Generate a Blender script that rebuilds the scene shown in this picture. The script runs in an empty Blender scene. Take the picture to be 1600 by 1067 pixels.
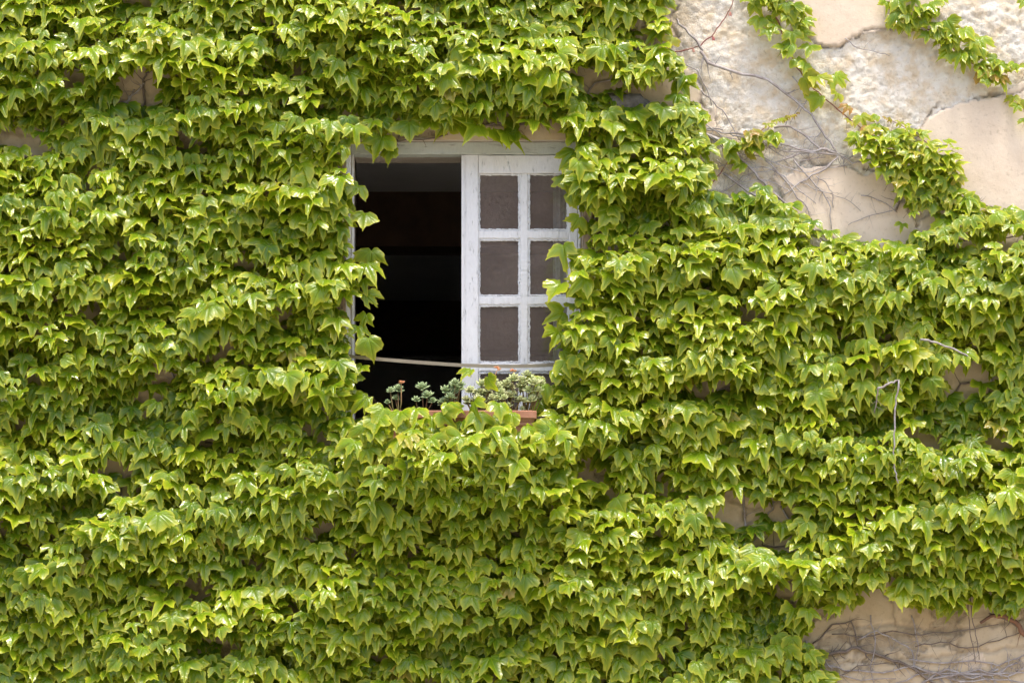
import bpy, bmesh, math, random
import numpy as np
from mathutils import Vector, Matrix

# ---------------------------------------------------------------- camera, sky, sun
S = bpy.context.scene
D = 14.0            # camera distance from the wall
CZ = 1.6            # eye height
ZC = 3.8            # height on the wall of the middle of the picture
K = 0.003           # metres on the wall per photo pixel
cam = bpy.data.cameras.new('camera'); camo = bpy.data.objects.new('camera', cam)
S.collection.objects.link(camo); S.camera = camo
camo.location = (0, -D, CZ); camo.rotation_euler = (math.radians(90), 0, 0)
cam.sensor_width = 36; cam.lens = 36*D/(1600*K)
cam.shift_y = (ZC-CZ)/(1600*K)
cam.clip_start = .1; cam.clip_end = 500

SUN_EL, SUN_AZ = 76.0, 24.0        # azimuth: degrees right of straight out from the wall
w = bpy.data.worlds.new('World'); S.world = w; w.use_nodes = True
nt = w.node_tree; bg = nt.nodes['Background']
sky = nt.nodes.new('ShaderNodeTexSky'); sky.sky_type = 'NISHITA'; sky.sun_disc = False
sky.sun_elevation = math.radians(SUN_EL); sky.sun_rotation = math.radians(180-SUN_AZ)
sky.air_density = 1.0; sky.dust_density = 4.0; sky.ozone_density = 0.9
nt.links.new(sky.outputs[0], bg.inputs[0]); bg.inputs[1].default_value = 0.15
sl = bpy.data.lights.new('sun', 'SUN'); so = bpy.data.objects.new('sun', sl); S.collection.objects.link(so)
sl.energy = 1.5; sl.angle = math.radians(10); sl.color = (1, .95, .86)
el, az = math.radians(SUN_EL), math.radians(SUN_AZ)
sd = Vector((math.cos(el)*math.sin(az), -math.cos(el)*math.cos(az), math.sin(el)))   # towards the sun
so.rotation_euler = sd.to_track_quat('Z', 'Y').to_euler(); so.location = (3, -6, 12)
S.view_settings.view_transform = 'Standard'; S.view_settings.look = 'None'
S.view_settings.gamma = 1; S.view_settings.exposure = 1.62

random.seed(7); rng = np.random.default_rng(11)
C = S.collection

# ---------------------------------------------------------------- helpers
def X(px): return (px-800)*K
def Z(py): return ZC+(533.5-py)*K
def P(px, py, y=0.0):
    f = (D+y)/D
    return Vector((X(px)*f, y, CZ+(Z(py)-CZ)*f))

def tag(o, label=None, cat=None, group=None, kind=None):
    if label: o['label'] = label
    if cat: o['category'] = cat
    if group: o['group'] = group
    if kind: o['kind'] = kind
    return o

def empty(name, loc, label, cat, group=None):
    o = bpy.data.objects.new(name, None); C.objects.link(o); o.location = loc
    o.empty_display_size = .1
    return tag(o, label, cat, group)

def link(name, me, mats, parent=None, smooth=False):
    for m in (mats if isinstance(mats, (list, tuple)) else [mats]): me.materials.append(m)
    o = bpy.data.objects.new(name, me); C.objects.link(o)
    if parent is not None:
        # geometry is written in world coordinates: undo the parent's offset
        off = Vector((0, 0, 0)); p = parent
        while p is not None: off += p.location; p = p.parent
        o.parent = parent; o.location = -off
    if smooth: me.shade_smooth()
    return o

def pydata(name, V, F, mats, parent=None, smooth=False):
    me = bpy.data.meshes.new(name); me.from_pydata([tuple(v) for v in V], [], F); me.update()
    return link(name, me, mats, parent, smooth)

class MB:
    def __init__(s): s.V = []; s.F = []
    def box(s, x0, x1, y0, y1, z0, z1):
        n = len(s.V)
        s.V += [(x, y, z) for z in (z0, z1) for y in (y0, y1) for x in (x0, x1)]
        s.F += [tuple(n+i for i in f) for f in ((0,2,3,1),(4,5,7,6),(0,1,5,4),(2,6,7,3),(0,4,6,2),(1,3,7,5))]
        return s
    def tube(s, pts, r, sides=6):
        pts = [Vector(p) for p in pts]; n0 = len(s.V)
        if not isinstance(r, (list, tuple)): r = [r]*len(pts)
        for i, p in enumerate(pts):
            t = (pts[min(i+1, len(pts)-1)]-pts[max(i-1, 0)])
            if t.length < 1e-6: t = Vector((0, 0, 1))
            t.normalize()
            a = t.cross(Vector((0, 1, 0.01)))
            if a.length < 1e-4: a = t.cross(Vector((1, 0, 0)))
            a.normalize(); b = t.cross(a)
            for k in range(sides):
                th = 2*math.pi*k/sides
                s.V.append(tuple(p+(a*math.cos(th)+b*math.sin(th))*r[i]))
        for i in range(len(pts)-1):
            for k in range(sides):
                a0 = n0+i*sides+k; a1 = n0+i*sides+(k+1) % sides
                s.F.append((a0, a1, a1+sides, a0+sides))
        s.F.append(tuple(n0+k for k in range(sides))[::-1])
        s.F.append(tuple(n0+(len(pts)-1)*sides+k for k in range(sides)))
        return s
    def build(s, name, mat, parent=None, smooth=False):
        return pydata(name, s.V, s.F, mat, parent, smooth)

# numpy value noise
def _h(ix, iy, seed):
    h = (ix.astype(np.int64)*374761393+iy.astype(np.int64)*668265263+seed*1442695041) & 0xffffffff
    h = ((h ^ (h >> 13))*1274126177) & 0xffffffff
    return ((h ^ (h >> 16)) & 0xffff)/65535.0
def vn(x, y, seed=0):
    x = np.asarray(x, float); y = np.asarray(y, float)
    ix = np.floor(x); iy = np.floor(y); fx = x-ix; fy = y-iy
    fx = fx*fx*(3-2*fx); fy = fy*fy*(3-2*fy)
    a = _h(ix, iy, seed); b = _h(ix+1, iy, seed); c = _h(ix, iy+1, seed); d = _h(ix+1, iy+1, seed)
    return (a*(1-fx)+b*fx)*(1-fy)+(c*(1-fx)+d*fx)*fy
def fbm(x, y, seed=0, oct=4):
    s = 0; a = .5; t = 0
    for i in range(oct):
        s = s+a*vn(x*2**i, y*2**i, seed+i*17); t += a; a *= .55
    return s/t
def inpoly(px, py, poly):
    px = np.asarray(px, float); py = np.asarray(py, float); r = np.zeros(px.shape, bool)
    n = len(poly)
    for i in range(n):
        x0, y0 = poly[i]; x1, y1 = poly[(i+1) % n]
        if y0 == y1: continue
        c = ((y0 > py) != (y1 > py)) & (px < (x1-x0)*(py-y0)/(y1-y0)+x0)
        r ^= c
    return r
def segdist(px, py, line):
    d = np.full(np.shape(px), 1e9)
    for (x0, y0), (x1, y1) in zip(line[:-1], line[1:]):
        L = (x1-x0)**2+(y1-y0)**2
        t = np.clip(((px-x0)*(x1-x0)+(py-y0)*(y1-y0))/L, 0, 1)
        d = np.minimum(d, np.hypot(px-x0-t*(x1-x0), py-y0-t*(y1-y0)))
    return d

# ---------------------------------------------------------------- materials
def mat(name):
    m = bpy.data.materials.new(name); m.use_nodes = True
    return m, m.node_tree, m.node_tree.nodes['Principled BSDF']
def N(nt, t, **kw):
    n = nt.nodes.new(t)
    for k, v in kw.items(): setattr(n, k, v)
    return n
def ramp(nt, src, stops):
    r = N(nt, 'ShaderNodeValToRGB'); e = r.color_ramp.elements
    while len(e) < len(stops): e.new(.5)
    for i, (p, c) in enumerate(stops):
        e[i].position = p; e[i].color = (c if len(c) == 4 else (*c, 1)) if isinstance(c, tuple) else (c, c, c, 1)
    nt.links.new(src, r.inputs[0]); return r.outputs[0]
def noise(nt, scale, detail=4, rough=.6, vec=None, dist=0):
    n = N(nt, 'ShaderNodeTexNoise'); n.inputs['Scale'].default_value = scale
    n.inputs['Detail'].default_value = detail; n.inputs['Roughness'].default_value = rough
    n.inputs['Distortion'].default_value = dist
    if vec is None:
        tc = N(nt, 'ShaderNodeTexCoord'); vec = tc.outputs['Object']
    nt.links.new(vec, n.inputs['Vector']); return n.outputs['Fac']
def mapping(nt, scale, coord='Object'):
    tc = N(nt, 'ShaderNodeTexCoord'); mp = N(nt, 'ShaderNodeMapping'); mp.inputs['Scale'].default_value = scale
    nt.links.new(tc.outputs[coord], mp.inputs[0]); return mp.outputs[0]
def mix(nt, f, a, b, mode='MIX'):
    m = N(nt, 'ShaderNodeMix', data_type='RGBA', blend_type=mode)
    for sock, v in ((m.inputs[0], f), (m.inputs[6], a), (m.inputs[7], b)):
        if hasattr(v, 'default_value') or hasattr(v, 'links'): nt.links.new(v, sock)
        elif isinstance(v, tuple): sock.default_value = (*v, 1) if len(v) == 3 else v
        else: sock.default_value = v
    return m.outputs[2]
def math_(nt, op, a, b=None, c=None, clamp=False):
    m = N(nt, 'ShaderNodeMath', operation=op); m.use_clamp = clamp
    for i, v in enumerate((a, b, c)):
        if v is None: continue
        if hasattr(v, 'links'): nt.links.new(v, m.inputs[i])
        else: m.inputs[i].default_value = v
    return m.outputs[0]
def bump(nt, b, h, strength=.5, dist=.01, chain=None):
    n = N(nt, 'ShaderNodeBump'); n.inputs['Strength'].default_value = strength; n.inputs['Distance'].default_value = dist
    nt.links.new(h, n.inputs['Height'])
    if chain: nt.links.new(chain, n.inputs['Normal'])
    nt.links.new(n.outputs[0], b.inputs['Normal']); return n.outputs[0]
def simple(name, c1, c2, scale=8, rough=.8, bscale=40, bstr=.4, bdist=.004, spec=.3):
    m, nt, b = mat(name)
    nt.links.new(mix(nt, ramp(nt, noise(nt, scale), [(.35, 0.), (.65, 1.)]), c1, c2), b.inputs['Base Color'])
    b.inputs['Roughness'].default_value = rough; b.inputs['Specular IOR Level'].default_value = spec
    bump(nt, b, noise(nt, bscale), bstr, bdist); return m

def leaf_material(name, mature, fresh, blush, edgec):
    m, nt, b = mat(name)
    at = N(nt, 'ShaderNodeAttribute', attribute_name='tint'); sp = N(nt, 'ShaderNodeSeparateColor')
    nt.links.new(at.outputs['Color'], sp.inputs[0])
    rnd, youth_light, edge = sp.outputs[0], sp.outputs[1], sp.outputs[2]
    uv = N(nt, 'ShaderNodeUVMap', uv_map='leaf'); sx = N(nt, 'ShaderNodeSeparateXYZ'); nt.links.new(uv.outputs[0], sx.inputs[0])
    u, v = sx.outputs[0], sx.outputs[1]
    ua = math_(nt, 'ABSOLUTE', u)
    # veins: midrib, lateral lobe vein, basal vein (mirrored)
    dmin = None
    for ang, wd in ((0, .012), (40, .010), (72, .008), (105, .007)):
        a = math.radians(ang)
        dd = math_(nt, 'ABSOLUTE', math_(nt, 'SUBTRACT', math_(nt, 'MULTIPLY', ua, math.cos(a)), math_(nt, 'MULTIPLY', v, math.sin(a))))
        al = math_(nt, 'ADD', math_(nt, 'MULTIPLY', ua, math.sin(a)), math_(nt, 'MULTIPLY', v, math.cos(a)))
        dd = math_(nt, 'ADD', math_(nt, 'DIVIDE', dd, wd*2.2), math_(nt, 'MULTIPLY', math_(nt, 'LESS_THAN', al, 0), 9))
        dmin = dd if dmin is None else math_(nt, 'MINIMUM', dmin, dd)
    # side veins: chevrons along the midrib
    ch = math_(nt, 'FRACT', math_(nt, 'MULTIPLY', math_(nt, 'SUBTRACT', v, math_(nt, 'MULTIPLY', ua, .9)), 7))
    ch = math_(nt, 'DIVIDE', math_(nt, 'ABSOLUTE', math_(nt, 'SUBTRACT', ch, .5)), .14)
    minor = math_(nt, 'SUBTRACT', 1, math_(nt, 'MINIMUM', ch, 1))
    vein = math_(nt, 'SUBTRACT', 1, math_(nt, 'MINIMUM', dmin, 1))
    base = mix(nt, youth_light, mature, fresh)
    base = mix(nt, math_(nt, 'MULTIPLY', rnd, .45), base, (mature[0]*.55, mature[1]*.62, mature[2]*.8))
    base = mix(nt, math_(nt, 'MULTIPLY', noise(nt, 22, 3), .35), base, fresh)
    base = mix(nt, math_(nt, 'MULTIPLY', vein, .5), base, (fresh[0]*1.15, fresh[1]*1.1, fresh[2]*1.6))
    e = math_(nt, 'POWER', edge, 5)
    ef = math_(nt, 'MULTIPLY', e, math_(nt, 'ADD', .55, math_(nt, 'MULTIPLY', youth_light, .6)), clamp=True)
    base = mix(nt, ef, base, edgec)  # yellowish margin, with light glowing through the thin rim painted in
    # reddish blush on the youngest leaves (alpha channel of tint)
    bl = math_(nt, 'MULTIPLY', at.outputs['Alpha'], math_(nt, 'ADD', .35, math_(nt, 'MULTIPLY', edge, .6)), clamp=True)
    base = mix(nt, bl, base, blush)
    geo = N(nt, 'ShaderNodeNewGeometry')
    under = mix(nt, geo.outputs['Backfacing'], base, mix(nt, .45, base, (.13, .20, .05)))
    nt.links.new(under, b.inputs['Base Color'])
    b.inputs['Roughness'].default_value = .34; b.inputs['Specular IOR Level'].default_value = .45
    rr = math_(nt, 'ADD', math_(nt, 'MULTIPLY', geo.outputs['Backfacing'], .35), math_(nt, 'ADD', .15, math_(nt, 'MULTIPLY', rnd, .16)))
    nt.links.new(rr, b.inputs['Roughness'])
    h = math_(nt, 'SUBTRACT', math_(nt, 'ADD', noise(nt, 45, 2), 0), math_(nt, 'ADD', math_(nt, 'MULTIPLY', vein, .8), math_(nt, 'MULTIPLY', minor, .25)))
    bn = bump(nt, b, h, .5, .004)
    tr = N(nt, 'ShaderNodeBsdfTranslucent')
    nt.links.new(mix(nt, .5, base, (.42, .52, .01)), tr.inputs[0])
    ms = N(nt, 'ShaderNodeMixShader'); ms.inputs[0].default_value = .42
    nt.links.new(b.outputs[0], ms.inputs[1]); nt.links.new(tr.outputs[0], ms.inputs[2])
    nt.links.new(ms.outputs[0], nt.nodes['Material Output'].inputs[0])
    return m
M = {}
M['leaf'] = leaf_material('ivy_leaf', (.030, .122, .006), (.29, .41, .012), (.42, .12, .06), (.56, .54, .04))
M['petiole'] = simple('petiole', (.16, .17, .04), (.24, .09, .05), 6, .6)

def wall_material():
    m, nt, b = mat('weathered_lime_plaster')
    at = N(nt, 'ShaderNodeAttribute', attribute_name='wallmask'); sp = N(nt, 'ShaderNodeSeparateColor')
    nt.links.new(at.outputs['Color'], sp.inputs[0]); rough, pale, dark_mask = sp.outputs
    n1 = noise(nt, 3.0, 6, .65); n2 = noise(nt, 14, 5, .6); n3 = noise(nt, 60, 4, .6)
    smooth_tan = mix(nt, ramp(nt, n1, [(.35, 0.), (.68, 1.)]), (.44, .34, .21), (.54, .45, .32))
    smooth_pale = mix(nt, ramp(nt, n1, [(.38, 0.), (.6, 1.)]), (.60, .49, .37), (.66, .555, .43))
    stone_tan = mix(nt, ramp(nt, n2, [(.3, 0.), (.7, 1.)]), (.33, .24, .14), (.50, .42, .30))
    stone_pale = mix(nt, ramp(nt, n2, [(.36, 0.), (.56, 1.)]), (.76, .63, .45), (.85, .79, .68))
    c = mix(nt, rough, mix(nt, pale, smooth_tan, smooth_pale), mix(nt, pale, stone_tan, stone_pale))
    c = mix(nt, math_(nt, 'MULTIPLY', ramp(nt, n3, [(.30, 1.), (.43, 0.)]), .35), c, (.33, .26, .18))
    c = mix(nt, math_(nt, 'MULTIPLY', ramp(nt, noise(nt, 28, 6, .7), [(.66, 0.), (.74, 1.)]), .4), c, (.36, .31, .26))
    c = mix(nt, math_(nt, 'MULTIPLY', dark_mask, .75), c, (.13, .10, .07))
    nt.links.new(c, b.inputs['Base Color']); b.inputs['Roughness'].default_value = .95; b.inputs['Specular IOR Level'].default_value = .15
    f = math_(nt, 'MULTIPLY', noise(nt, 36, 9, .78), math_(nt, 'ADD', .12, math_(nt, 'MULTIPLY', rough, 1)))
    c1 = bump(nt, b, f, 1.0, .018)
    bump(nt, b, noise(nt, 190, 4, .6), .3, .002, c1)
    return m
M['wall'] = wall_material()

def paint_material(name, white, wood, wear, grain=(6, 6, 1.2), th=.60):
    m, nt, b = mat(name)
    vec = mapping(nt, grain)
    n = noise(nt, 16, 8, .7, vec); n2 = noise(nt, 90, 5, .7, mapping(nt, (1, 1, .35)))
    base = mix(nt, math_(nt, 'MULTIPLY', ramp(nt, n2, [(.4, 0.), (.7, 1.)]), .5), white, tuple(x*.8 for x in white))
    base = mix(nt, ramp(nt, n, [(th, 0.), (th+.05, 1.)]), base, wear)
    base = mix(nt, ramp(nt, n, [(th+.07, 0.), (th+.11, 1.)]), base, wood)
    nt.links.new(base, b.inputs['Base Color']); b.inputs['Roughness'].default_value = .6
    hh = math_(nt, 'ADD', ramp(nt, n, [(th, 1.), (th+.06, 0.)]), math_(nt, 'MULTIPLY', n2, .7))
    bump(nt, b, hh, .6, .003)
    return m
M['paint'] = paint_material('peeling_white_paint', (.68, .685, .69), (.20, .18, .16), (.47, .48, .48))
M['paint_grey'] = paint_material('greenish_weathered_paint', (.43, .46, .42), (.22, .20, .17), (.34, .36, .33), (1.2, 6, 6), .58)
M['putty'] = paint_material('crumbling_putty', (.70, .72, .74), (.30, .28, .25), (.5, .5, .5), (4, 4, 4), .57)
M['jamb'] = paint_material('bare_brown_jamb', (.40, .28, .18), (.12, .09, .07), (.25, .19, .14), (6, 6, .8), .5)
M['bark'] = simple('grey_vine_bark', (.40, .37, .36), (.24, .20, .18), 30, .9, 120, .8, .003)
M['bark_dark'] = simple('dark_vine_bark', (.13, .10, .08), (.20, .16, .13), 30, .9, 120, .8, .003)
M['bark_old'] = simple('weathered_trunk', (.23, .21, .195), (.10, .09, .08), 22, .95, 60, 1, .01)
M['red_twig'] = simple('red_young_twig', (.20, .045, .04), (.26, .13, .09), 20, .6)
M['rust'] = simple('reddish_dead_wood', (.24, .12, .07), (.13, .08, .055), 14, .9)
M['terracotta'] = simple('terracotta', (.34, .15, .085), (.42, .22, .14), 12, .85, 60, .4, .002)
M['soil'] = simple('potting_soil', (.05, .035, .025), (.09, .06, .045), 30, 1, 60, 1, .01)
M['succ'] = simple('succulent_green', (.20, .28, .12), (.30, .36, .18), 25, .5)
M['succ_pale'] = simple('succulent_pale', (.34, .40, .15), (.46, .46, .24), 25, .5)
M['flower'] = simple('orange_flower', (.70, .28, .13), (.75, .42, .22), 40, .7)
M['bar'] = simple('tan_painted_metal', (.24, .21, .14), (.20, .17, .12), 20, .45, 80, .3, .001, .5)
M['ceiling'] = simple('old_ceiling_plaster', (.78, .78, .78), (.70, .70, .70), 2, .9)
M['beam'] = simple('dark_oak_beam', (.075, .045, .03), (.12, .07, .045), 6, .8, 20, .7, .01)
M['room'] = simple('room_plaster', (.80, .78, .76), (.72, .70, .68), 2, .9)
M['floor'] = simple('room_floor_tiles', (.55, .45, .38), (.60, .50, .42), 4, .6)
M['stone'] = simple('pale_block_stone', (.52, .46, .38), (.46, .4, .33), 10, .9, 60, .7, .006)
M['roof'] = simple('clay_roof_tiles', (.40, .20, .12), (.5, .30, .19), 5, .9)
M['ground'] = simple('dusty_gravel', (.30, .26, .20), (.38, .33, .26), 3, .95, 50, .8, .01)
M['facing'] = simple('brown_render', (.30, .22, .17), (.36, .27, .21), 1.5, .9)
M['curtain'] = simple('curtain_cloth', (.72, .78, .74), (.6, .66, .62), 4, .9)
m, nt_, b_ = mat('window_glass')
b_.inputs['Base Color'].default_value = (1, 1, 1, 1); b_.inputs['Roughness'].default_value = .02
b_.inputs['Transmission Weight'].default_value = 1; b_.inputs['IOR'].default_value = 1.5
bump(nt_, b_, noise(nt_, 5, 2), .04, .01)
o_ = nt_.nodes['Material Output']; df = nt_.nodes.new('ShaderNodeBsdfDiffuse'); df.inputs[0].default_value = (.36, .29, .25, 1)  # brown pane dust that also paints in the dull street reflection
ms_ = nt_.nodes.new('ShaderNodeMixShader'); nt_.links.new(math_(nt_, 'ADD', .04, math_(nt_, 'MULTIPLY', math_(nt_, 'MULTIPLY', noise(nt_, 5, 6, .7), noise(nt_, 60, 4, .7)), .62)), ms_.inputs[0])
nt_.links.new(b_.outputs[0], ms_.inputs[1]); nt_.links.new(df.outputs[0], ms_.inputs[2]); nt_.links.new(ms_.outputs[0], o_.inputs[0])
M['glass'] = m

# ---------------------------------------------------------------- setting
def sheet(name, x0, x1, y0, y1, z, m):
    o = pydata(name, [(x0,y0,z),(x1,y0,z),(x1,y1,z),(x0,y1,z)], [(0,1,2,3)], m); o['kind'] = 'structure'; return o
sheet('ground', -150, 150, -150, 150, 0, M['ground'])

HW = (548, 908); HH = (219, 694)          # window opening in photo pixels
hx0, hx1 = X(HW[0]), X(HW[1]); hz1, hz0 = Z(HH[0]), Z(HH[1])
house = empty('old_house', (0, 4, 0), 'old village house wall of peeling lime plaster and rough stone around the window', 'house')

# front wall: fine grid with real relief
cracks = [[(1275,68),(1290,72),(1312,73),(1330,60),(1352,50),(1372,46),(1400,42)],
          [(1436,202),(1452,180),(1470,160)],[(1525,155),(1545,148),(1575,150),(1600,140)],
          [(1060,10),(1045,30),(1060,60)],[(1090,120),(1098,140),(1095,160),(1110,175)],
                    [(1250,258),(1262,244),(1275,258),(1300,256)],[(1350,262),(1375,268),(1400,272)]]
joints = [[(1120,770),(1170,790),(1240,780)],[(1290,985),(1400,975),(1480,985),(1600,965)],[(1290,1040),(1430,1030),(1600,1010)],
          [(1380,900),(1400,975),(1395,1030)],[(1490,900),(1500,985),(1490,1067)],[(1340,975),(1335,1040)],
          [(180,160),(250,170)],[(0,205),(60,210)],[(1180,860),(1240,850)],[(300,690),(400,690)]]
patches = [[(1225,-30),(1440,-30),(1470,20),(1400,42),(1372,46),(1330,62),(1308,75),(1276,68),(1240,10)],
           [(1600,125),(1640,100),(1640,420),(1480,420),(1400,380),(1500,290),(1440,230),(1432,205),(1460,178),(1520,155),(1560,150)],
           [(1210,280),(1250,262),(1300,260),(1345,268),(1400,275),(1440,380),(1340,400),(1290,370),(1230,330)],
           [(1015,15),(1050,20),(1060,50),(1048,68),(1020,60)],[(960,100),(1085,105),(1098,160),(1000,160)]]
def axis(lo, flo, fhi, hi, step, must):
    a = list(np.arange(flo, fhi, step)); a += must
    a += list(np.linspace(lo, flo, 12)[:-1])+list(np.linspace(fhi, hi, 12))
    a = np.unique(np.round(a, 5)); keep = [a[0]]
    for v in a[1:]:
        if v-keep[-1] < step*.45 and not any(abs(v-m_) < 1e-4 for m_ in must): continue
        if v-keep[-1] < step*.45 and any(abs(v-m_) < 1e-4 for m_ in must) and len(keep) > 1: keep[-1] = v; continue
        keep.append(v)
    return np.array(keep)
gx = axis(-5.2, -2.7, 2.9, 5.2, .0085, [hx0, hx1]); gz = axis(0, 2.0, 5.6, 8.6, .0085, [hz0, hz1])
GX, GZ = np.meshgrid(gx, gz); PX = GX/K+800; PY = 533.5-(GZ-ZC)/K
jx = PX+22*(fbm(PX/30, PY/30, 3)-.5); jy = PY+22*(fbm(PX/30, PY/30, 4)-.5)
rough = ((jx > 1000+.0*jy) & (jy < 420)).astype(float)
for pt in patches: rough[inpoly(jx, jy, pt)] = 0
rough[(jx < 1120) & (jy > 100) & (fbm(PX/60, PY/60, 9) > .52)] = 0
low = (jy > 880) & (fbm(PX/70, PY/50, 12) > .56); rough[low] = .6
rough[(jx < 1000) & (fbm(PX/80, PY/60, 13) > .62)] = .7
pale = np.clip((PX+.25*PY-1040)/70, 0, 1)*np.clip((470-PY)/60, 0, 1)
pale = np.maximum(pale, .12*np.clip((PY-900)/120, 0, 1)*np.clip((PX-1250)/150, 0, 1))  # tan plaster lower right, with shade under the ivy painted into the tone
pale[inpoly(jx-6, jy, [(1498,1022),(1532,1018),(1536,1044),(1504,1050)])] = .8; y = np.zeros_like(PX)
r1 = fbm(PX/9, PY/8, 21, 3); r2 = fbm(PX/34, PY/26, 22, 4)
y += rough*(.012+.011*(r1-.5)+.006*(fbm(PX/4.2, PY/4.0, 23, 2)-.5)+.032*np.clip(fbm(PX/5.5, PY/4.6, 24, 3)-.60, 0, .25)+.014*(r2-.5))-(1-rough)*(.004+.006*(fbm(PX/60, PY/60, 5)-.5)+.0015*(fbm(PX/6, PY/6, 6)-.5))
dark_mask = np.zeros_like(PX)  # darker tone along cracks and joints and in scattered blotches
for cr in cracks:
    d = segdist(PX+9*(fbm(PX/9, PY/9, 31)-.5), PY+9*(fbm(PX/9, PY/9, 32)-.5), cr); g = np.clip(1-d/2.6, 0, 1); y += .012*g; dark_mask = np.maximum(dark_mask, np.clip(1.35*g, 0, 1)*.75)
for jt in joints:
    d = segdist(PX+18*(fbm(PX/16, PY/16, 33)-.5), PY+18*(fbm(PX/16, PY/16, 34)-.5), jt); g = np.clip(1-d/5, 0, 1); y += .012*g; dark_mask = np.maximum(dark_mask, g*.4)
dark_mask = np.maximum(dark_mask, .5*np.clip((fbm(PX/18, PY/26, 41)-.62)/.1, 0, 1)*(1-pale))
fade = np.clip(np.maximum.reduce([hx0-GX, GX-hx1, hz0-GZ, GZ-hz1])/.03, 0, 1); y *= fade
V = np.stack([GX, y, GZ], -1).reshape(-1, 3); nx = len(gx); nz = len(gz)
I = np.arange(nx*nz).reshape(nz, nx)
cx = (gx[:-1]+gx[1:])/2; cz = (gz[:-1]+gz[1:])/2; CX, CZZ = np.meshgrid(cx, cz)
keep = ~((CX > hx0) & (CX < hx1) & (CZZ > hz0) & (CZZ < hz1))
F = np.stack([I[:-1, :-1], I[:-1, 1:], I[1:, 1:], I[1:, :-1]], -1)[keep]

def npmesh(name, V, quads, tris=None, qm=None, tm=None):
    me = bpy.data.meshes.new(name)
    nq = len(quads); ntr = 0 if tris is None else len(tris)
    me.vertices.add(len(V)); me.vertices.foreach_set('co', V.astype(np.float32).ravel())
    idx = quads.ravel() if ntr == 0 else np.concatenate([quads.ravel(), tris.ravel()])
    me.loops.add(len(idx)); me.loops.foreach_set('vertex_index', idx.astype(np.int32))
    st = np.concatenate([np.arange(nq)*4, nq*4+np.arange(ntr)*3]).astype(np.int32)
    me.polygons.add(nq+ntr); me.polygons.foreach_set('loop_start', st)
    if qm is not None: me.polygons.foreach_set('material_index', np.concatenate([qm, tm]).astype(np.int32))
    me.update(calc_edges=True); return me, idx
me, _ = npmesh('wall', V, F)
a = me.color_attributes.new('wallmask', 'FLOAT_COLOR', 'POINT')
a.data.foreach_set('color', np.stack([rough, pale, dark_mask, np.ones_like(rough)], -1).reshape(-1, 4).astype(np.float32).ravel())
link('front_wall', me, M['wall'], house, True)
# reveal of the opening, sides, back, gables
rv = MB(); T = .5; g = .006
rv.box(hx0-.3, hx0, .03, T, hz0-.3, hz1+.3); rv.box(hx1, hx1+.3, .03, T, hz0-.3, hz1+.3)
rv.box(hx0+.0005, hx1-.0005, .03, T, hz1, hz1+.3); rv.box(hx0+.0005, hx1-.0005, .03, T, hz0-.3, hz0)
# thin returns joining the relief grid to the reveal
for (xa, xb, za, zb) in ((hx0-.01, hx0, hz0-.01, hz1+.01), (hx1, hx1+.01, hz0-.01, hz1+.01)): rv.box(xa, xb, .001, .03, za, zb)
rv.box(hx0, hx1, .001, .03, hz1, hz1+.01); rv.box(hx0, hx1, .001, .03, hz0-.01, hz0)
rv.build('window_reveal', M['stone'], house)
bw = MB()
bw.box(-5.2, -4.9, .02, 8, 0, 8.6); bw.box(4.9, 5.2, .02, 8, 0, 8.6); bw.box(-4.9, 4.9, 7.7, 8, 0, 8.6)
bw.build('outer_wall', M['facing'], house)
# room behind the window
iw = MB(); iw.box(-3.3, -3.1, T, 7.5, 2.7, 5.0); iw.box(3.1, 3.3, T, 7.5, 2.7, 5.0); iw.box(-3.1, 3.1, 7.3, 7.5, 2.7, 5.0)
iw.box(-3.3, hx0, T-.1, T, 2.7, 5.0); iw.box(hx1, 3.3, T-.1, T, 2.7, 5.0); iw.box(hx0, hx1, T-.1, T-.002, hz1+.3, 5.0); iw.box(hx0, hx1, T-.1, T-.002, 2.7, hz0-.3)
iw.build('room_wall', M['room'], house)
MB().box(-4.9, 4.9, .06, 7.7, 5.0, 5.15).build('room_ceiling', M['ceiling'], house)
MB().box(-4.9, 4.9, .06, 7.7, 2.5, 2.7).build('room_floor', M['floor'], house)
for yb, hb in ((2.4, .30), (5.9, .33)):
    MB().box(-3.1, 3.1, yb, yb+.26, 5.0-hb, 4.998).build('ceiling_beam', M['beam'], house)
rf = MB(); rf.V += [(-5.6,-.15,8.6),(5.6,-.15,8.6),(5.6,4,10.2),(-5.6,4,10.2),(-5.6,8.3,8.6),(5.6,8.3,8.6)]
rf.V += [(x, y_, z+.12) for x, y_, z in rf.V[:6]]
rf.F += [(0,3,2,1),(3,4,5,2),(6,7,8,9),(9,8,11,10),(0,1,7,6),(4,10,11,5),(0,6,9,3),(3,9,10,4),(1,2,8,7),(2,5,11,8)]
rf.build('roof', M['roof'], house)
for sx in (-5.15, 5.15): pydata('gable', [(sx, .02, 8.6), (sx, 8, 8.6), (sx, 4, 10.19)], [(0, 1, 2)], M['facing'], house)
# far side of the street, which the window panes mirror
fh = empty('facing_house', (0, -34, 0), 'plain brown rendered house across the street, mirrored in the window panes', 'house')
fm = MB().box(-16, 16, -42, -30, 0, 13); fm.build('wall', M['facing'], fh)
rf2 = MB(); rf2.V += [(-16.5,-29.6,13),(16.5,-29.6,13),(16.5,-36,15),(-16.5,-36,15),(-16.5,-42.4,13),(16.5,-42.4,13)]
rf2.F += [(0,1,2,3),(3,2,5,4),(0,3,4),(1,5,2),(0,4,5,1)]; rf2.build('roof', M['roof'], fh)

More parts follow.
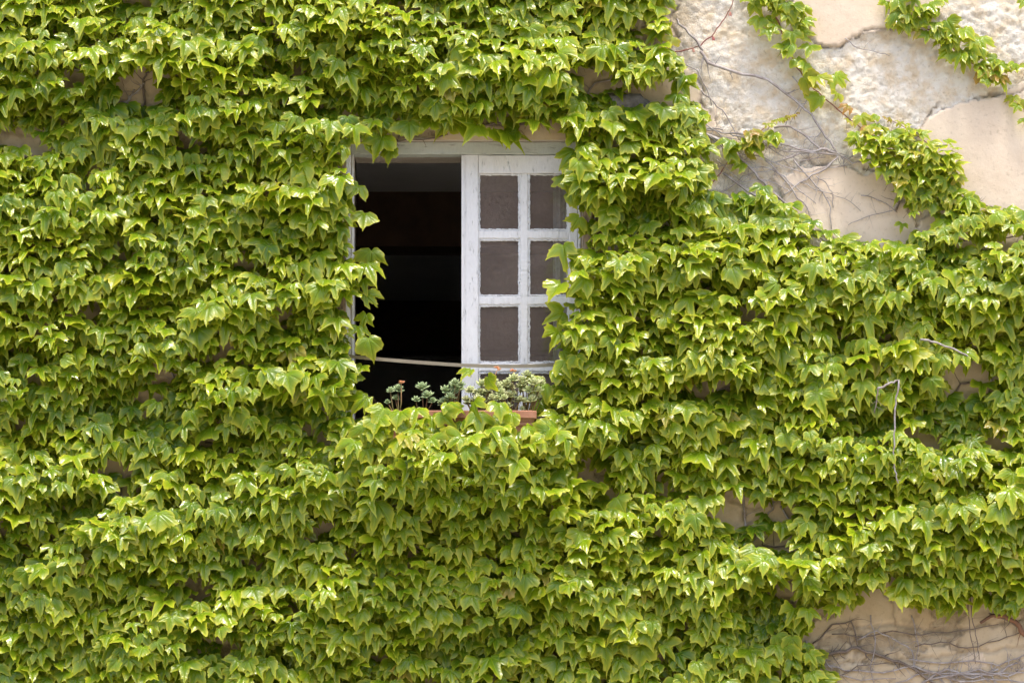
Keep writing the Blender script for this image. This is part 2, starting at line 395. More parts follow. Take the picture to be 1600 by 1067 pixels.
# ---------------------------------------------------------------- window (a part of the house, pieces one level deeper)
def ragged_bar(x0, x1, z0, z1, y0, y1, amp, step=.012, bev=.003):
    """bar lying along its longer side with slightly uneven edges; returns V,F"""
    V = []; F = []; horiz = (x1-x0) > (z1-z0)
    L = (x1-x0) if horiz else (z1-z0); n = max(2, int(L/step)); r = random.Random(int((x0+z0)*9973) & 0xffff)
    def prof(i):
        j = [r.uniform(-amp, amp) for _ in range(2)]; yj = r.uniform(-amp, amp)*.4
        return j[0], j[1], yj
    for i in range(n+1):
        t = i/n; a, b, yj = prof(i)
        lo, hi = ((z0, z1) if horiz else (x0, x1)); lo += a; hi += b; s = (x0 if horiz else z0)+t*L
        sec = [(lo, y1), (lo, y0+bev), (lo+bev, y0+yj), (hi-bev, y0+yj), (hi, y0+bev), (hi, y1)]
        for (w_, yy) in sec: V.append((s, yy, w_) if horiz else (w_, yy, s))
    m_ = 6
    for i in range(n):
        for k in range(m_):
            a0 = i*m_+k; a1 = i*m_+(k+1) % m_
            F.append((a0, a1, a1+m_, a0+m_) if not horiz else (a0, a0+m_, a1+m_, a1))
    F.append(tuple(range(m_))); F.append(tuple(n*m_+k for k in range(m_))[::-1])
    return V, F
def bar_obj(parts, name, m, parent):
    V = []; F = []
    for (v, f) in parts:
        n = len(V); V += v; F += [tuple(i+n for i in q) for q in f]
    return pydata(name, V, F, m, parent)
YF = .035   # window frame front
def xa(px, y): return P(px, 0, y).x
def za(py, y): return P(0, py, y).z
x0f, x1f = hx0+.001, hx1-.001
fr = bpy.data.objects.new('window_frame', None); C.objects.link(fr); fr.parent = house; fr.location = (X(728), -4+YF, hz0)
ztop, zbot = hz1-.001, hz0+.05
zhead = za(241, YF)
bar_obj([ragged_bar(x0f, x1f, zhead, ztop, YF, YF+.07, .0012, .03)], 'head_rail', M['paint_grey'], fr)
bar_obj([ragged_bar(x0f, xa(552.5, YF), zbot, zhead-.001, YF, YF+.07, .0012, .03)], 'jamb', M['paint'], fr)
bar_obj([ragged_bar(xa(903.5, YF), x1f, zbot, zhead-.001, YF, YF+.07, .0012, .03)], 'jamb', M['paint'], fr)
bar_obj([ragged_bar(x0f, x1f, hz0+.001, zbot-.001, YF-.02, YF+.09, .001, .03)], 'bottom_rail', M['paint'], fr)

def casement(parent, cx0, cx1, xs, Y0):
    """casement between x=cx0..cx1 (metres) with pane columns xs; written in world coords"""
    zt = za(242, Y0)-.001; zb = zbot+.004; t = .042
    rows = [(271, 359), (373.5, 462), (476.5, 566), (581, 664)]
    rows = [(za(a_, Y0), za(b_, Y0)) for a_, b_ in rows]
    bar_obj([ragged_bar(cx0, xs[0][0], zb, zt, Y0, Y0+t, .0012, .025, .005)], 'stile', M['paint'], parent)
    bar_obj([ragged_bar(xs[-1][1], cx1, zb, zt, Y0, Y0+t, .0012, .025, .005)], 'stile', M['paint'], parent)
    bar_obj([ragged_bar(xs[0][0]+.0005, xs[-1][1]-.0005, rows[0][0], zt-.001, Y0+.001, Y0+t, .001, .025)], 'rail', M['paint'], parent)
    bar_obj([ragged_bar(xs[0][0]+.0005, xs[-1][1]-.0005, zb+.001, rows[-1][1], Y0+.001, Y0+t, .001, .025)], 'rail', M['paint'], parent)
    bar_obj([ragged_bar(xs[0][1], xs[1][0], rows[-1][1]+.0005, rows[0][0]-.0005, Y0+.006, Y0+t-.004, .0022, .010, .007)]+
            [ragged_bar(xs[0][0]+.0005, xs[1][1]-.0005, rows[i+1][0], rows[i][1], Y0+.0075, Y0+t-.0055, .0022, .010, .007) for i in range(3)], 'glazing_bar', M['paint'], parent)
    for (a_, b_) in xs:
        for (z1_, z0_) in rows:
            q = .007
            pane = pydata('glass_pane', [(a_-.001, Y0+.022, z0_-.001), (b_+.001, Y0+.022, z0_-.001), (b_+.001, Y0+.022, z1_+.001), (a_-.001, Y0+.022, z1_+.001),
                                         (a_-.001, Y0+.026, z0_-.001), (b_+.001, Y0+.026, z0_-.001), (b_+.001, Y0+.026, z1_+.001), (a_-.001, Y0+.026, z1_+.001)],
                          [(0,1,2,3),(7,6,5,4),(0,4,5,1),(1,5,6,2),(2,6,7,3),(3,7,4,0)], M['glass'], parent)
            bar_obj([ragged_bar(a_-.0004, a_+q, z0_, z1_, Y0+.010, Y0+.021, .0024, .007, .004), ragged_bar(b_-q, b_+.0004, z0_, z1_, Y0+.010, Y0+.021, .0024, .007, .004),
                     ragged_bar(a_, b_, z1_-q, z1_+.0004, Y0+.0112, Y0+.0205, .0024, .007, .004), ragged_bar(a_, b_, z0_-.0004, z0_+q, Y0+.0112, Y0+.0205, .0024, .007, .004)], 'putty', M['putty'], parent)
    pr = MB()
YC = YF+.012
cr_ = bpy.data.objects.new('casement', None); C.objects.link(cr_); cr_.parent = house; cr_.location = (X(815), -4+YC, hz0)
cr_['label'] = 'closed right casement of flaking white paint with two columns of panes'
casement(cr_, xa(722.5, YC), xa(903, YC), [(xa(748, YC), xa(812, YC)), (xa(826, YC), xa(888, YC))], YC)
# lip of the meeting stile
MB().box(xa(722.5, YC)-.004, xa(722.5, YC)+.010, YC-.008, YC-.0005, zbot+.006, za(243, YC)).build('meeting_strip', M['paint'], cr_)
# left casement, swung inwards against the reveal
xl0, xl1 = 0.0, (722-553)*K
cl = bpy.data.objects.new('casement', None); C.objects.link(cl)
cl['label'] = 'left casement swung open into the dark room'
cl.location = (0, 0, 0)
sv = (0, 0)
casement(cl, xl0, xl1, [(xl0+.05, xl0+.05+.19), (xl0+.28, xl1-.05)], 0.0)
cl.parent = house; cl.location = (xa(553, YF+.07)+.002, -4+YF+.075, 0)
cl.rotation_euler = (0, 0, math.radians(97))
# brown outer jamb boards at both sides of the opening, let into the plaster
bar_obj([ragged_bar(X(523), X(539.5), hz0, hz1+.05, -.016, .02, .002, .03)], 'jamb_board', M['jamb'], house)
bar_obj([ragged_bar(X(912), X(926), hz0, hz1+.05, -.016, .02, .002, .03)], 'jamb_board', M['jamb'], house)
bar_obj([ragged_bar(X(540), X(547.8), hz0, hz1+.01, -.010, .03, .001, .03)], 'jamb_board', M['paint'], house)
# sill
YS = -.27
bar_obj([ragged_bar(X(580), X(880), Z(706), hz0-.0008, YS, .034, .002, .03, .008)], 'window_sill', M['stone'], house)

# curtain inside
cv = []; cf = []
for i in range(41):
    t = i/40
    xx = X(866)+t*.16; yy = .24+.015*math.sin(t*26)
    cv += [(xx, yy, hz0+.05), (xx, yy, hz1-.02)]
for i in range(40): cf.append((2*i, 2*i+2, 2*i+3, 2*i+1))
cu = pydata('curtain', cv, cf, M['curtain'], None, True)
sm = cu.modifiers.new('s', 'SOLIDIFY'); sm.thickness = .002
tag(cu, 'pale grey green curtain hanging behind the right column of panes', 'curtain')

# window bar
bp = [(541, 556.5), (560, 558.5), (600, 562), (650, 566), (700, 569.5), (725, 571), (760, 572), (800, 572.5), (840, 571.5), (876, 569.5), (900, 567)]
V = []; F = []
for i, (a_, b_) in enumerate(bp):
    for (dy, dz) in ((-.006, -.008), (-.006, .008), (.004, .009), (.004, -.007)):
        p = P(a_, b_, -.03); V.append((p.x, p.y+dy, p.z+dz))
for i in range(len(bp)-1):
    for k in range(4): F.append((i*4+k, (i+1)*4+k, (i+1)*4+(k+1) % 4, i*4+(k+1) % 4))
F += [(0,1,2,3), tuple(4*(len(bp)-1)+k for k in (3,2,1,0))]
tag(pydata('window_bar', V, F, M['bar']), 'thin sagging tan metal bar across the lower part of the window', 'window bar')

# ---------------------------------------------------------------- terracotta trough with succulents
zs = hz0+.001
YP0, YP1 = -.255, -.08
tx0, tx1 = X(600), X(838); tz = P(0, 641, YP0).z
tr = empty('flower_trough', ((tx0+tx1)/2, -.17, zs), 'long terracotta flower trough on the window sill half hidden by ivy', 'planter')
V = []; F = []
def ring(z, ins):
    n = len(V)
    x0, x1, y0, y1 = tx0+ins, tx1-ins, YP0+ins, YP1-ins
    c = .02; V.extend([(x0+c, y0, z), (x1-c, y0, z), (x1, y0+c, z), (x1, y1-c, z), (x1-c, y1, z), (x0+c, y1, z), (x0, y1-c, z), (x0, y0+c, z)])
    return n
lv = [(zs, .028), (zs+.055, .02), (zs+.058, .014), (zs+.066, .014), (zs+.069, .018), (tz-.035, .010), (tz-.034, .001), (tz-.003, 0), (tz, .003), (tz, .013), (tz-.03, .018)]
rs = [ring(z, i) for z, i in lv]
for a_, b_ in zip(rs[:-1], rs[1:]):
    for k in range(8): F.append((a_+k, a_+(k+1) % 8, b_+(k+1) % 8, b_+k))
F.append(tuple(rs[0]+k for k in range(8))[::-1])
pydata('pot', V, F, M['terracotta'], tr)
sv_ = MB(); n = len(V); V2 = []; keepv = V; V = []
k0 = ring(tz-.028, .0175)
pydata('soil', V, [tuple(range(8))], M['soil'], tr)

def succ_leaf(base, d, up, L, W):
    """thick pointed leaf: 6 rings"""
    side = d.cross(up).normalized(); nn = side.cross(d).normalized(); V = []; F = []
    prof = [(0, .35), (.25, .7), (.5, 1), (.75, .8), (.92, .35), (1, .02)]
    for t, w_ in prof:
        c = base+d*L*t+nn*L*.18*t*t
        for k in range(5):
            th = 2*math.pi*k/5
            V.append(c+side*math.cos(th)*W*w_+nn*math.sin(th)*W*.45*w_)
    for i in range(5):
        for k in range(5): F.append((i*5+k, i*5+(k+1) % 5, (i+1)*5+(k+1) % 5, (i+1)*5+k))
    return V, F
def rosette(parent, c, r, ax, m):
    V = []; F = []
    ax = ax.normalized(); a = ax.orthogonal().normalized(); b = ax.cross(a)
    nlay = [(7, 12, 1.0), (6, 38, .85), (5, 62, .65)]
    for li, (n_, elv, s_) in enumerate(nlay):
        for k in range(n_):
            th = 2*math.pi*(k+.5*li)/n_+random.uniform(-.15, .15); e_ = math.radians(elv+random.uniform(-8, 8))
            d = (a*math.cos(th)+b*math.sin(th))*math.cos(e_)+ax*math.sin(e_)
            v, f = succ_leaf(c+ax*.004*li, d, ax, r*s_*random.uniform(.9, 1.1), r*.24)
            n0 = len(V); V += v; F += [tuple(i+n0 for i in q) for q in f]
    return pydata('rosette', V, F, m, parent, True)
def flower(parent, c, r):
    V = []; F = []
    for j in range(7):
        cc = c+Vector((random.uniform(-1, 1), random.uniform(-1, 1), random.uniform(-.6, .8)))*r*.6
        for k in range(5):
            th = 2*math.pi*k/5; d = Vector((math.cos(th), math.sin(th)*.8, .6)).normalized()
            v, f = succ_leaf(cc, d, Vector((0, 0, 1)), r*.6, r*.16)
            n0 = len(V); V += v; F += [tuple(i+n0 for i in q) for q in f]
    return pydata('flower', V, F, m_fl, parent, True)
m_fl = M['flower']
plants = [  # base px, rosettes (px,py,r px), flowers, pale?, label
    (622, [(610, 612, 8), (622, 610, 11), (618, 624, 8), (606, 630, 6)], [(627, 598, 6)], 0, 'leftmost small succulent with one orange flower on a thin stalk'),
    (662, [(650, 626, 8), (660, 607, 12), (668, 620, 12), (676, 628, 8)], [], 0, 'low grey green succulent second from the left in the trough'),
    (705, [(696, 612, 11), (711, 601, 11), (704, 622, 10), (690, 632, 8), (714, 610, 9)], [], 0, 'upright green succulent in front of the casement edge'),
    (748, [(735, 612, 10), (752, 602, 11), (764, 618, 10), (742, 628, 9), (760, 632, 10), (728, 626, 9), (770, 598, 11)], [(777, 578, 7)], 1, 'bushy yellow green succulent topped by a cream and orange flower head'),
    (800, [(790, 603, 12), (803, 594, 12), (815, 606, 11), (796, 620, 12), (783, 615, 10), (810, 628, 11), (788, 636, 10)], [(802, 581, 6)], 1, 'dense pale succulent with pink tinged rosettes right of the middle of the trough'),
    (826, [(824, 588, 11), (836, 601, 12), (826, 612, 11), (842, 611, 9), (832, 626, 11), (846, 600, 8)], [], 1, 'rightmost tall succulent leaning towards the ivy'),
]
for (bx, ros, fls, pal, lab) in plants:
    b0 = P(bx, 640, -.165); b0.z = tz-.03; b0.x = min(b0.x, tx1-.05)
    e = empty('succulent', b0, lab, 'succulent', 'succulents in the terracotta trough')
    if bx > 690:
        ccx = sum(q[0] for q in ros)/len(ros); ccy = sum(q[1] for q in ros)/len(ros)
        for _ in range(12): ros = ros+[(ccx+random.uniform(-20, 20), ccy+random.uniform(-14, 26), random.uniform(6, 10))]
    st = MB()
    for (rx, ry, rr) in ros+[(f[0], f[1], 4) for f in fls]:
        tp = P(rx, ry, -.165+random.uniform(-.05, .05)); mid = (b0+tp)/2+Vector((random.uniform(-.01, .01), 0, -.01))
        st.tube([b0, mid, tp], [.0035, .003, .0022], 5)
        if rr > 4: rosette(e, tp, rr*K*1.05, Vector((random.uniform(-.3, .3), random.uniform(-.8, -.3), 1)), M['succ_pale'] if pal else M['succ'])
    st.build('stem', M['petiole'], e, True)
    for (fx, fy, fr_) in fls: flower(e, P(fx, fy, -.165), fr_*K)

# ---------------------------------------------------------------- ivy
HALF = np.array([(0,.98),(.035,.86),(.115,.77),(.125,.68),(.175,.56),(.205,.44),(.30,.47),(.39,.49),(.60,.57),(.545,.46),(.585,.36),(.52,.25),(.525,.13),(.44,.02),(.34,-.09),(.21,-.14),(.10,-.13),(.035,-.06)])
def outline(k):
    h = HALF.copy()
    if k == 1: h[4:7] *= np.array([[.88,.86],[.82,.80],[.85,.84]])         # deeper sinus
    if k == 2: h[3:8] = [(.19,.66),(.25,.59),(.31,.56),(.37,.54),(.42,.53)]; h[8] = (.47, .53)   # shallow lobes
    if k == 3: h[8] = (.68, .56); h[9] = (.60, .46); h[7] = (.46, .50); h[:, 1] *= np.where(h[:, 1] > .7, 1.08, 1)
    if k == 4: h[8] = (.52, .74); h[7] = (.37, .60); h[5] = (.19, .45)
    L = h[1:].copy(); L[:, 0] *= -1
    return np.concatenate([L[::-1], h])      # left base .. tip .. right base
OUT = [outline(k) for k in range(5)]
RINGS = (.34, .68, .9, 1.0)
def build_leaves(name, parent, pos, size, up, yaw, roll, youth_light, blush, stems=None):
    """pos (n,3): petiole joint of each leaf. up: upward tilt of the leaf face (rad); yaw, roll (rad)"""
    n = len(pos); no = len(OUT[0]); nr = len(RINGS); nv = 1+no*nr
    var = rng.integers(0, 5, n)
    o2 = np.array(OUT)[var]                                            # n,no,2
    jit = 1+.05*rng.standard_normal((n, no)); asym = 1+.12*rng.standard_normal((n, 1))
    o2 = o2*jit[..., None]
    o2[:, :no//2, 0] *= asym; o2[:, no//2+1:, 0] *= (2-asym)
    flat = np.concatenate([np.zeros((n, 1, 2))]+[o2*r for r in RINGS], 1)     # n,nv,2
    edge = np.concatenate([[0]]+[np.full(no, r) for r in RINGS])
    x = flat[..., 0]; yy = flat[..., 1]
    r1 = lambda lo, hi: rng.uniform(lo, hi, (n, 1))
    ax = np.abs(x); yy = yy*r1(.72, .96)
    z = -r1(.30, .80)*np.clip(yy, 0, None)**1.7 - r1(-.15, .45)*ax**1.7 + r1(-.05, .22)*ax
    z += r1(-.03, .03)*x*8*.3
    ang = np.arctan2(x, yy)
    z += edge**3*.045*(np.sin(ang*r1(3, 6)+r1(0, 6.3))+.6*np.sin(ang*r1(8, 13)+r1(0, 6.3)))
    z -= .05*np.exp(-(x/.05)**2)*(edge > 0)*.6                         # folded midrib
    z += .025*np.exp(-((np.abs(ang)-.70)/.12)**2)*edge*-1
    s = size[:, None]
    lx, ly, lz = x*s, yy*s, z*s
    # local: x right, y to the tip, z upper face.  roll about y, yaw about z, then stand it on the wall
    cr, sr = np.cos(roll)[:, None], np.sin(roll)[:, None]
    ax_, az_ = lx*cr+lz*sr, -lx*sr+lz*cr
    cy, sy = np.cos(yaw)[:, None], np.sin(yaw)[:, None]
    bx, by = ax_*cy+ly*sy, -ax_*sy+ly*cy
    bz = az_
    # tip direction: down the wall, swung out by 'up'; face normal: outwards (-Y) and up
    cu, su = np.cos(up)[:, None], np.sin(up)[:, None]
    Wx = bx; Wy = -by*su-bz*cu; Wz = -by*cu+bz*su
    V = np.stack([Wx, Wy, Wz], -1)+pos[:, None, :]
    # never inside the wall
    V[..., 1] = np.minimum(V[..., 1], -.006)
    base = (np.arange(n)*nv)[:, None]
    t0 = np.arange(no-1)
    tri = np.stack([np.zeros(no-1, int), 1+t0, 1+t0+1], -1)
    tris = (base[:, :, None]+tri[None]).reshape(-1, 3)
    qs = []
    for r in range(nr-1):
        a0 = 1+r*no+t0; qs.append(np.stack([a0+no, a0+1+no, a0+1, a0], -1))
    q = np.concatenate(qs); quads = (base[:, :, None]+q[None]).reshape(-1, 4)
    Vf = V.reshape(-1, 3)
    tint = np.zeros((n, nv, 4)); tint[..., 0] = rng.random((n, 1)); tint[..., 1] = youth_light[:, None]; tint[..., 2] = edge; tint[..., 3] = blush[:, None]
    uv = flat.reshape(-1, 2)
    # petioles: from a point near the wall, lower/inner side, up and out to the joint
    qm = np.zeros(len(quads)); tm = np.zeros(len(tris))
    root = pos.copy(); root[:, 2] -= rng.uniform(.01, .06, n); root[:, 0] += rng.uniform(-.04, .04, n)
    root[:, 1] = np.minimum(pos[:, 1]+rng.uniform(.04, .11, n), -.008)
    mid = (pos+root)/2; mid[:, 2] += .012; mid[:, 1] -= .008
    rad = np.clip(size*.011, .0009, .0016)
    ts = []
    for c in (root, mid, pos):
        for k in range(3):
            th = 2*math.pi*k/3
            ts.append(c+np.stack([np.cos(th)*rad, np.sin(th)*rad*.7, np.sin(th)*rad*.7], -1))
    PT = np.stack(ts, 1)                                               # n,9,3
    pb = len(Vf)+(np.arange(n)*9)[:, None, None]
    pq = np.array([(j*3+k, j*3+(k+1) % 3, (j+1)*3+(k+1) % 3, (j+1)*3+k) for j in range(2) for k in range(3)])
    pquads = (pb+pq[None]).reshape(-1, 4)
    Vf = np.concatenate([Vf, PT.reshape(-1, 3)])
    quads = np.concatenate([quads, pquads]); qm = np.concatenate([qm, np.ones(len(pquads))])
    tc = np.concatenate([tint.reshape(-1, 4), np.zeros((n*9, 4))])
    uv = np.concatenate([uv, np.zeros((n*9, 2))])
    me, idx = npmesh(name, Vf, quads, tris, qm, tm)
    a = me.color_attributes.new('tint', 'FLOAT_COLOR', 'POINT'); a.data.foreach_set('color', tc.astype(np.float32).ravel())
    ul = me.uv_layers.new(name='leaf'); ul.data.foreach_set('uv', uv[idx].astype(np.float32).ravel())
    return link(name, me, [M['leaf'], M['petiole']], parent, True)

# outline of the leafy mass (photo pixels), window gap and bare patches
MASS = [(-270,-30),(-240,-130),(-60,-140),(1025,-135),(1042,30),(1030,60),(1062,95),(1075,125),(1070,150),(1092,175),(1104,210),(1100,270),(1085,300),(1110,330),(1150,310),(1175,292),(1205,300),(1215,325),(1262,350),
        (1300,372),(1360,382),(1420,352),(1415,300),(1372,262),(1340,225),(1342,190),(1385,196),(1440,218),(1495,232),(1502,262),(1495,290),(1520,318),(1560,335),(1600,345),(1660,345),(1740,380),(1765,520),(1730,700),(1770,840),(1700,940),
        (1600,948),(1570,950),(1540,920),(1500,938),(1450,945),(1400,950),(1372,962),(1330,945),(1290,955),(1262,960),(1258,1000),(1285,1040),(1300,1080),(1310,1220),(-230,1230),(-290,1000),(-250,800),(-290,600),(-240,420),(-280,200)]
GAP = [(556,222),(620,212),(690,214),(760,205),(830,210),(885,205),(893,232),(880,262),(892,300),(905,330),(900,385),(884,430),(895,462),(876,500),(872,560),(858,610),(846,640),(800,662),
       (760,640),(700,650),(655,640),(600,636),(560,622),(548,560),(556,500),(560,430),(545,380),(552,330),(545,280),(548,240)]
HOLES = [((222,140),(38,34)),((112,122),(26,14)),((20,215),(34,16)),((65,232),(20,10)),((150,262),(18,8)),((480,110),(14,8)),((410,105),(10,8)),
         ((930,130),(40,16)),((1015,150),(42,22)),((1150,800),(40,28)),((1210,850),(34,18)),((1220,800),(22,24)),((1235,915),(20,16)),((1500,610),(32,16)),((1480,585),(24,14)),
         ((1310,520),(12,14)),((1330,560),(14,8)),((1150,920),(14,8)),((1555,700),(16,12)),((190,735),(22,16)),((245,728),(14,10)),((165,960),(10,8)),
         ((1100,445),(16,8)),((1170,485),(12,10)),((1130,605),(30,9)),((320,688),(34,8)),((60,600),(14,12)),((790,195),(40,12)),((700,205),(30,8)),((640,200),(18,10)),((1440,680),(20,10)),
         ((1470,705),(18,12)),((1240,930),(14,14)),((1075,980),(20,8)),((300,560),(14,8)),((36,660),(22,8)),((1530,540),(12,8)),((430,60),(12,7)),((1520,385),(26,12)),((1570,372),(24,8)),
         ((520,590),(10,12)),((525,470),(8,12)),((935,340),(10,16)),((1385,955),(16,10)),((1340,980),(16,10))]
RECESS = [(215,640,130,48),(215,150,100,48),(1130,615,110,26),(1185,965,60,70),(50,190,80,42),(540,165,120,34),(330,690,110,24),(450,105,70,24),(1485,650,90,50),(960,150,90,34),(1150,330,60,30),(1010,330,60,60),(110,60,40,22),(30,560,60,24),(640,190,60,20),(1180,830,70,50),(1370,660,60,36),(1150,450,60,22),(700,1010,90,30),(330,1010,60,25),(120,790,70,26),(1480,400,60,26),(420,640,60,26)]
RIDGES = [[(-50,55),(95,45)],[(110,20),(250,25)],[(150,60),(330,62),(420,38)],[(440,0),(640,20),(700,70)],[(720,50),(850,80),(1040,50)],[(-50,262),(90,258),(180,290)],[(210,335),(380,275),(540,240)],
          [(-50,395),(120,370),(200,400)],[(-50,510),(160,470)],[(230,480),(350,430),(540,395)],[(250,590),(420,560),(520,540)],[(-50,690),(150,715)],[(60,845),(300,735),(560,690)],[(560,690),(720,655),(900,675)],
          [(900,372),(1100,365),(1300,385),(1450,400),(1650,380)],[(890,480),(1100,520)],[(1340,205),(1490,232)],[(1225,850),(1400,775),(1650,715)],[(1020,860),(1190,850)],[(480,880),(700,860),(960,850)],
          [(900,620),(1100,610)],[(1080,490),(1300,500),(1500,540)],[(180,950),(420,940)],[(900,240),(1080,230)],[(250,120),(500,130),(640,110)],[(880,780),(1080,760)],[(1250,640),(1500,660)]]
def ridge_field(px, py):
    h = np.zeros(np.shape(px)); up = np.zeros(np.shape(px))
    wob = 60*(fbm(px/70, py/90, 71)-.5); amp = np.clip(.35+2.4*(fbm(px/85, py/60, 72)-.3), .15, 1.1)
    for ln in RIDGES:
        xs = [p[0] for p in ln]; ys = [p[1] for p in ln]
        ry = np.interp(px, xs, ys); out = np.maximum(np.maximum(xs[0]-px, px-xs[-1]), 0)
        fx = np.clip(1-out/50, 0, 1); dy = py-ry-wob
        r = np.where(dy < 45, np.clip((dy+25)/70, 0, 1), np.clip(1-(dy-45)/130, 0, 1))*fx
        h = np.maximum(h, r*amp)
        up = np.maximum(up, amp*fx*np.clip(1-np.abs(dy-8)/48, 0, 1))
    return h, up
def sample_mass(spacing, seed):
    r = np.random.default_rng(seed)
    gx_, gy_ = np.meshgrid(np.arange(-300, 1790, spacing), np.arange(-150, 1250, spacing*.86))
    gx_ = gx_+(np.arange(gx_.shape[0])[:, None] % 2)*spacing/2
    jt_ = .48 if spacing < 21 else .38
    px = (gx_+r.uniform(-jt_, jt_, gx_.shape)*spacing).ravel(); py = (gy_+r.uniform(-jt_, jt_, gx_.shape)*spacing).ravel()
    k = inpoly(px+r.normal(0, 5, px.shape), py+r.normal(0, 5, px.shape), MASS) & ~inpoly(px, py, GAP)
    for (c, e) in HOLES: k &= ((px-c[0])/(e[0]+3))**2+((py-c[1])/(e[1]+4))**2 > 1
    return px[k], py[k], r
def region(px, py):
    jx = px+90*(fbm(px/90, py/90, 81)-.5); jy = py+90*(fbm(px/90, py/90, 82)-.5)
    reg = np.full(px.shape, 3)                              # below the window
    reg[(jx < 560) & (jy < 650)] = 1
    reg[(jy < 205) & (jx < 1130)] = 0
    reg[(jx > 800) & (jy >= 205) & (jy < 690)] = 2
    reg[(jx > 1050) & (jy >= 690)] = 4
    reg[(px > 1325) & (py < 340)] = 5
    return reg
LAB = [('thick ivy hanging along the top edge above the window', 'ivy'),
       ('dense green ivy covering the wall left of the open window', 'ivy'),
       ('broad bright ivy mass right of the window below the bare plaster', 'ivy'),
       ('deep ivy mat below the window and its flower trough', 'ivy'),
       ('ivy lobe above the bare stems in the lower right corner', 'ivy'),
       ('ivy clump with yellow shoots climbing over the pale plaster at upper right', 'ivy')]
SEED0 = [(500, 80), (250, 420), (1200, 520), (500, 860), (1350, 850), (1440, 280)]
ivies = [empty('climbing_ivy', P(a, b, -.01), LAB[i][0], LAB[i][1], 'ivy plants on the house wall') for i, (a, b) in enumerate(SEED0)]

allp = []
for layer, (sp, dk) in enumerate(((19, .25), (18.6, .62), (21.2, 1.0))):
    px, py, r = sample_mass(sp, 100+layer)
    h, up = ridge_field(px, py)
    thin = fbm(px/45, py/38, 55)
    k = np.ones(px.shape, bool)
    if layer == 0: k = thin > .30
    else: k = (thin > .36) | (h > .5)
    rec = np.zeros(px.shape)
    for (a_, b_, c_, d_) in RECESS: rec = np.maximum(rec, np.clip(2.2*(1-np.hypot((px-a_)/c_, (py-b_)/d_)), 0, 1))
    rec *= np.clip(fbm(px/30, py/30, 91)*2.4-.35, 0, 1)
    if layer == 2: k &= rec < .45
    if layer == 1: k &= rec < .93
    for ox, oy in ((0, -16), (-13, 0), (13, 0), (0, 14)): k &= ~inpoly(px+ox, py+oy, GAP)
    px, py, h, up, thin, rec = px[k], py[k], h[k]*(1-rec[k]), up[k]*(1-rec[k]), thin[k], rec[k]
    n = len(px)
    dep = .03+dk*(.11*h+.08*fbm(px/60, py/50, 56))+r.uniform(-.015, .02, n)
    dep = .03+(dep-.03)*(1-.7*rec)
    dep += (0, .02, .055)[layer]+(.05, .15, .2)[layer]*np.clip((px-540)/50, 0, 1)*np.clip((905-px)/50, 0, 1)*np.clip((py-655)/20, 0, 1)*np.clip((900-py)/190, 0, 1)
    dep = np.maximum(dep, .03)
    flat = (px > 1325) & (py < 340); dep[flat] = .03+.06*r.random(flat.sum())+.04*layer/2
    # keep the window free: leaves near it stay thinner
    big = fbm(px/120, py/100, 58)
    size = ((35, 31.5, 33)[layer]+r.normal(0, 6.5, n)-4*up+10*(big-.5)*2+0)*K
    size = np.clip(size, 20*K, 60*K)
    size[flat] *= .8
    tilt = np.radians(np.clip(46+20*up+r.normal(0, 13, n), 5, 85))
    yaw = np.radians(np.clip(r.normal(0, 21, n), -70, 70)); roll = np.radians(r.normal(0, 14, n))
    youth_light = np.clip((-.06, .12, .38)[layer]+.42*up+r.normal(0, .17, n)+.12*(px > 850)-.3*rec, 0, 1)  # younger leaves yellower; clump-top light and shade of deeper leaves painted in too
    youth_light[flat] = np.clip(youth_light[flat]+.25, 0, 1)
    blush = np.where(r.random(n) < .012+.04*(youth_light > .7)+.10*flat, r.uniform(.1, .45, n), 0.)
    # joint sits at the upper part of the leaf
    pos = np.array([tuple(P(a, b-.36*s/K*math.cos(t), -d)) for a, b, s, t, d in zip(px, py, size, tilt, dep)])
    allp.append((px, py, pos, size, tilt, yaw, roll, youth_light, blush))
cat = [np.concatenate([a[i] for a in allp]) for i in range(9)]
reg = region(cat[0], cat[1])
print('leaves', len(reg))

# hand placed shoots on the pale plaster
def sprig_leaves(line, lo, hi, spread, size, seed, youth_light=.6, bl=.3, step=9):
    r = np.random.default_rng(seed); out = []
    pts = [Vector((*p, 0)) for p in line]; L = [0]
    for a_, b_ in zip(pts[:-1], pts[1:]): L.append(L[-1]+(b_-a_).length)
    s = 0
    while s < L[-1]:
        i = max(j for j in range(len(L)) if L[j] <= s+1e-6); i = min(i, len(pts)-2)
        p = pts[i].lerp(pts[i+1], (s-L[i])/(L[i+1]-L[i])); t = s/L[-1]
        w_ = spread*(1-.55*t) if hi else spread
        out.append((p.x+r.uniform(-w_, w_), p.y+r.uniform(-w_, w_)*.9, size*(1-.35*t*lo)*r.uniform(.7, 1.2), min(1, max(0, youth_light+r.normal(0, .15)+.25*t*lo)), (r.uniform(.2, .8) if r.random() < bl*(.4+t) else 0)))
        s += step*r.uniform(.6, 1.3)
    return out
def leaves_from(name, parent, lst, seed, dep=(.02, .06)):
    r = np.random.default_rng(seed); a = np.array(lst); n = len(a)
    tilt = np.radians(np.clip(r.normal(38, 12, n), 5, 70)); size = a[:, 2]*K
    d = r.uniform(*dep, n)
    pos = np.array([tuple(P(x, y_-.3*s/K, -dd)) for x, y_, s, dd in zip(a[:, 0], a[:, 1], size, d)])
    build_leaves(name, parent, pos, size, tilt, np.radians(r.normal(0, 34, n)), np.radians(r.normal(0, 18, n)), a[:, 3], a[:, 4])

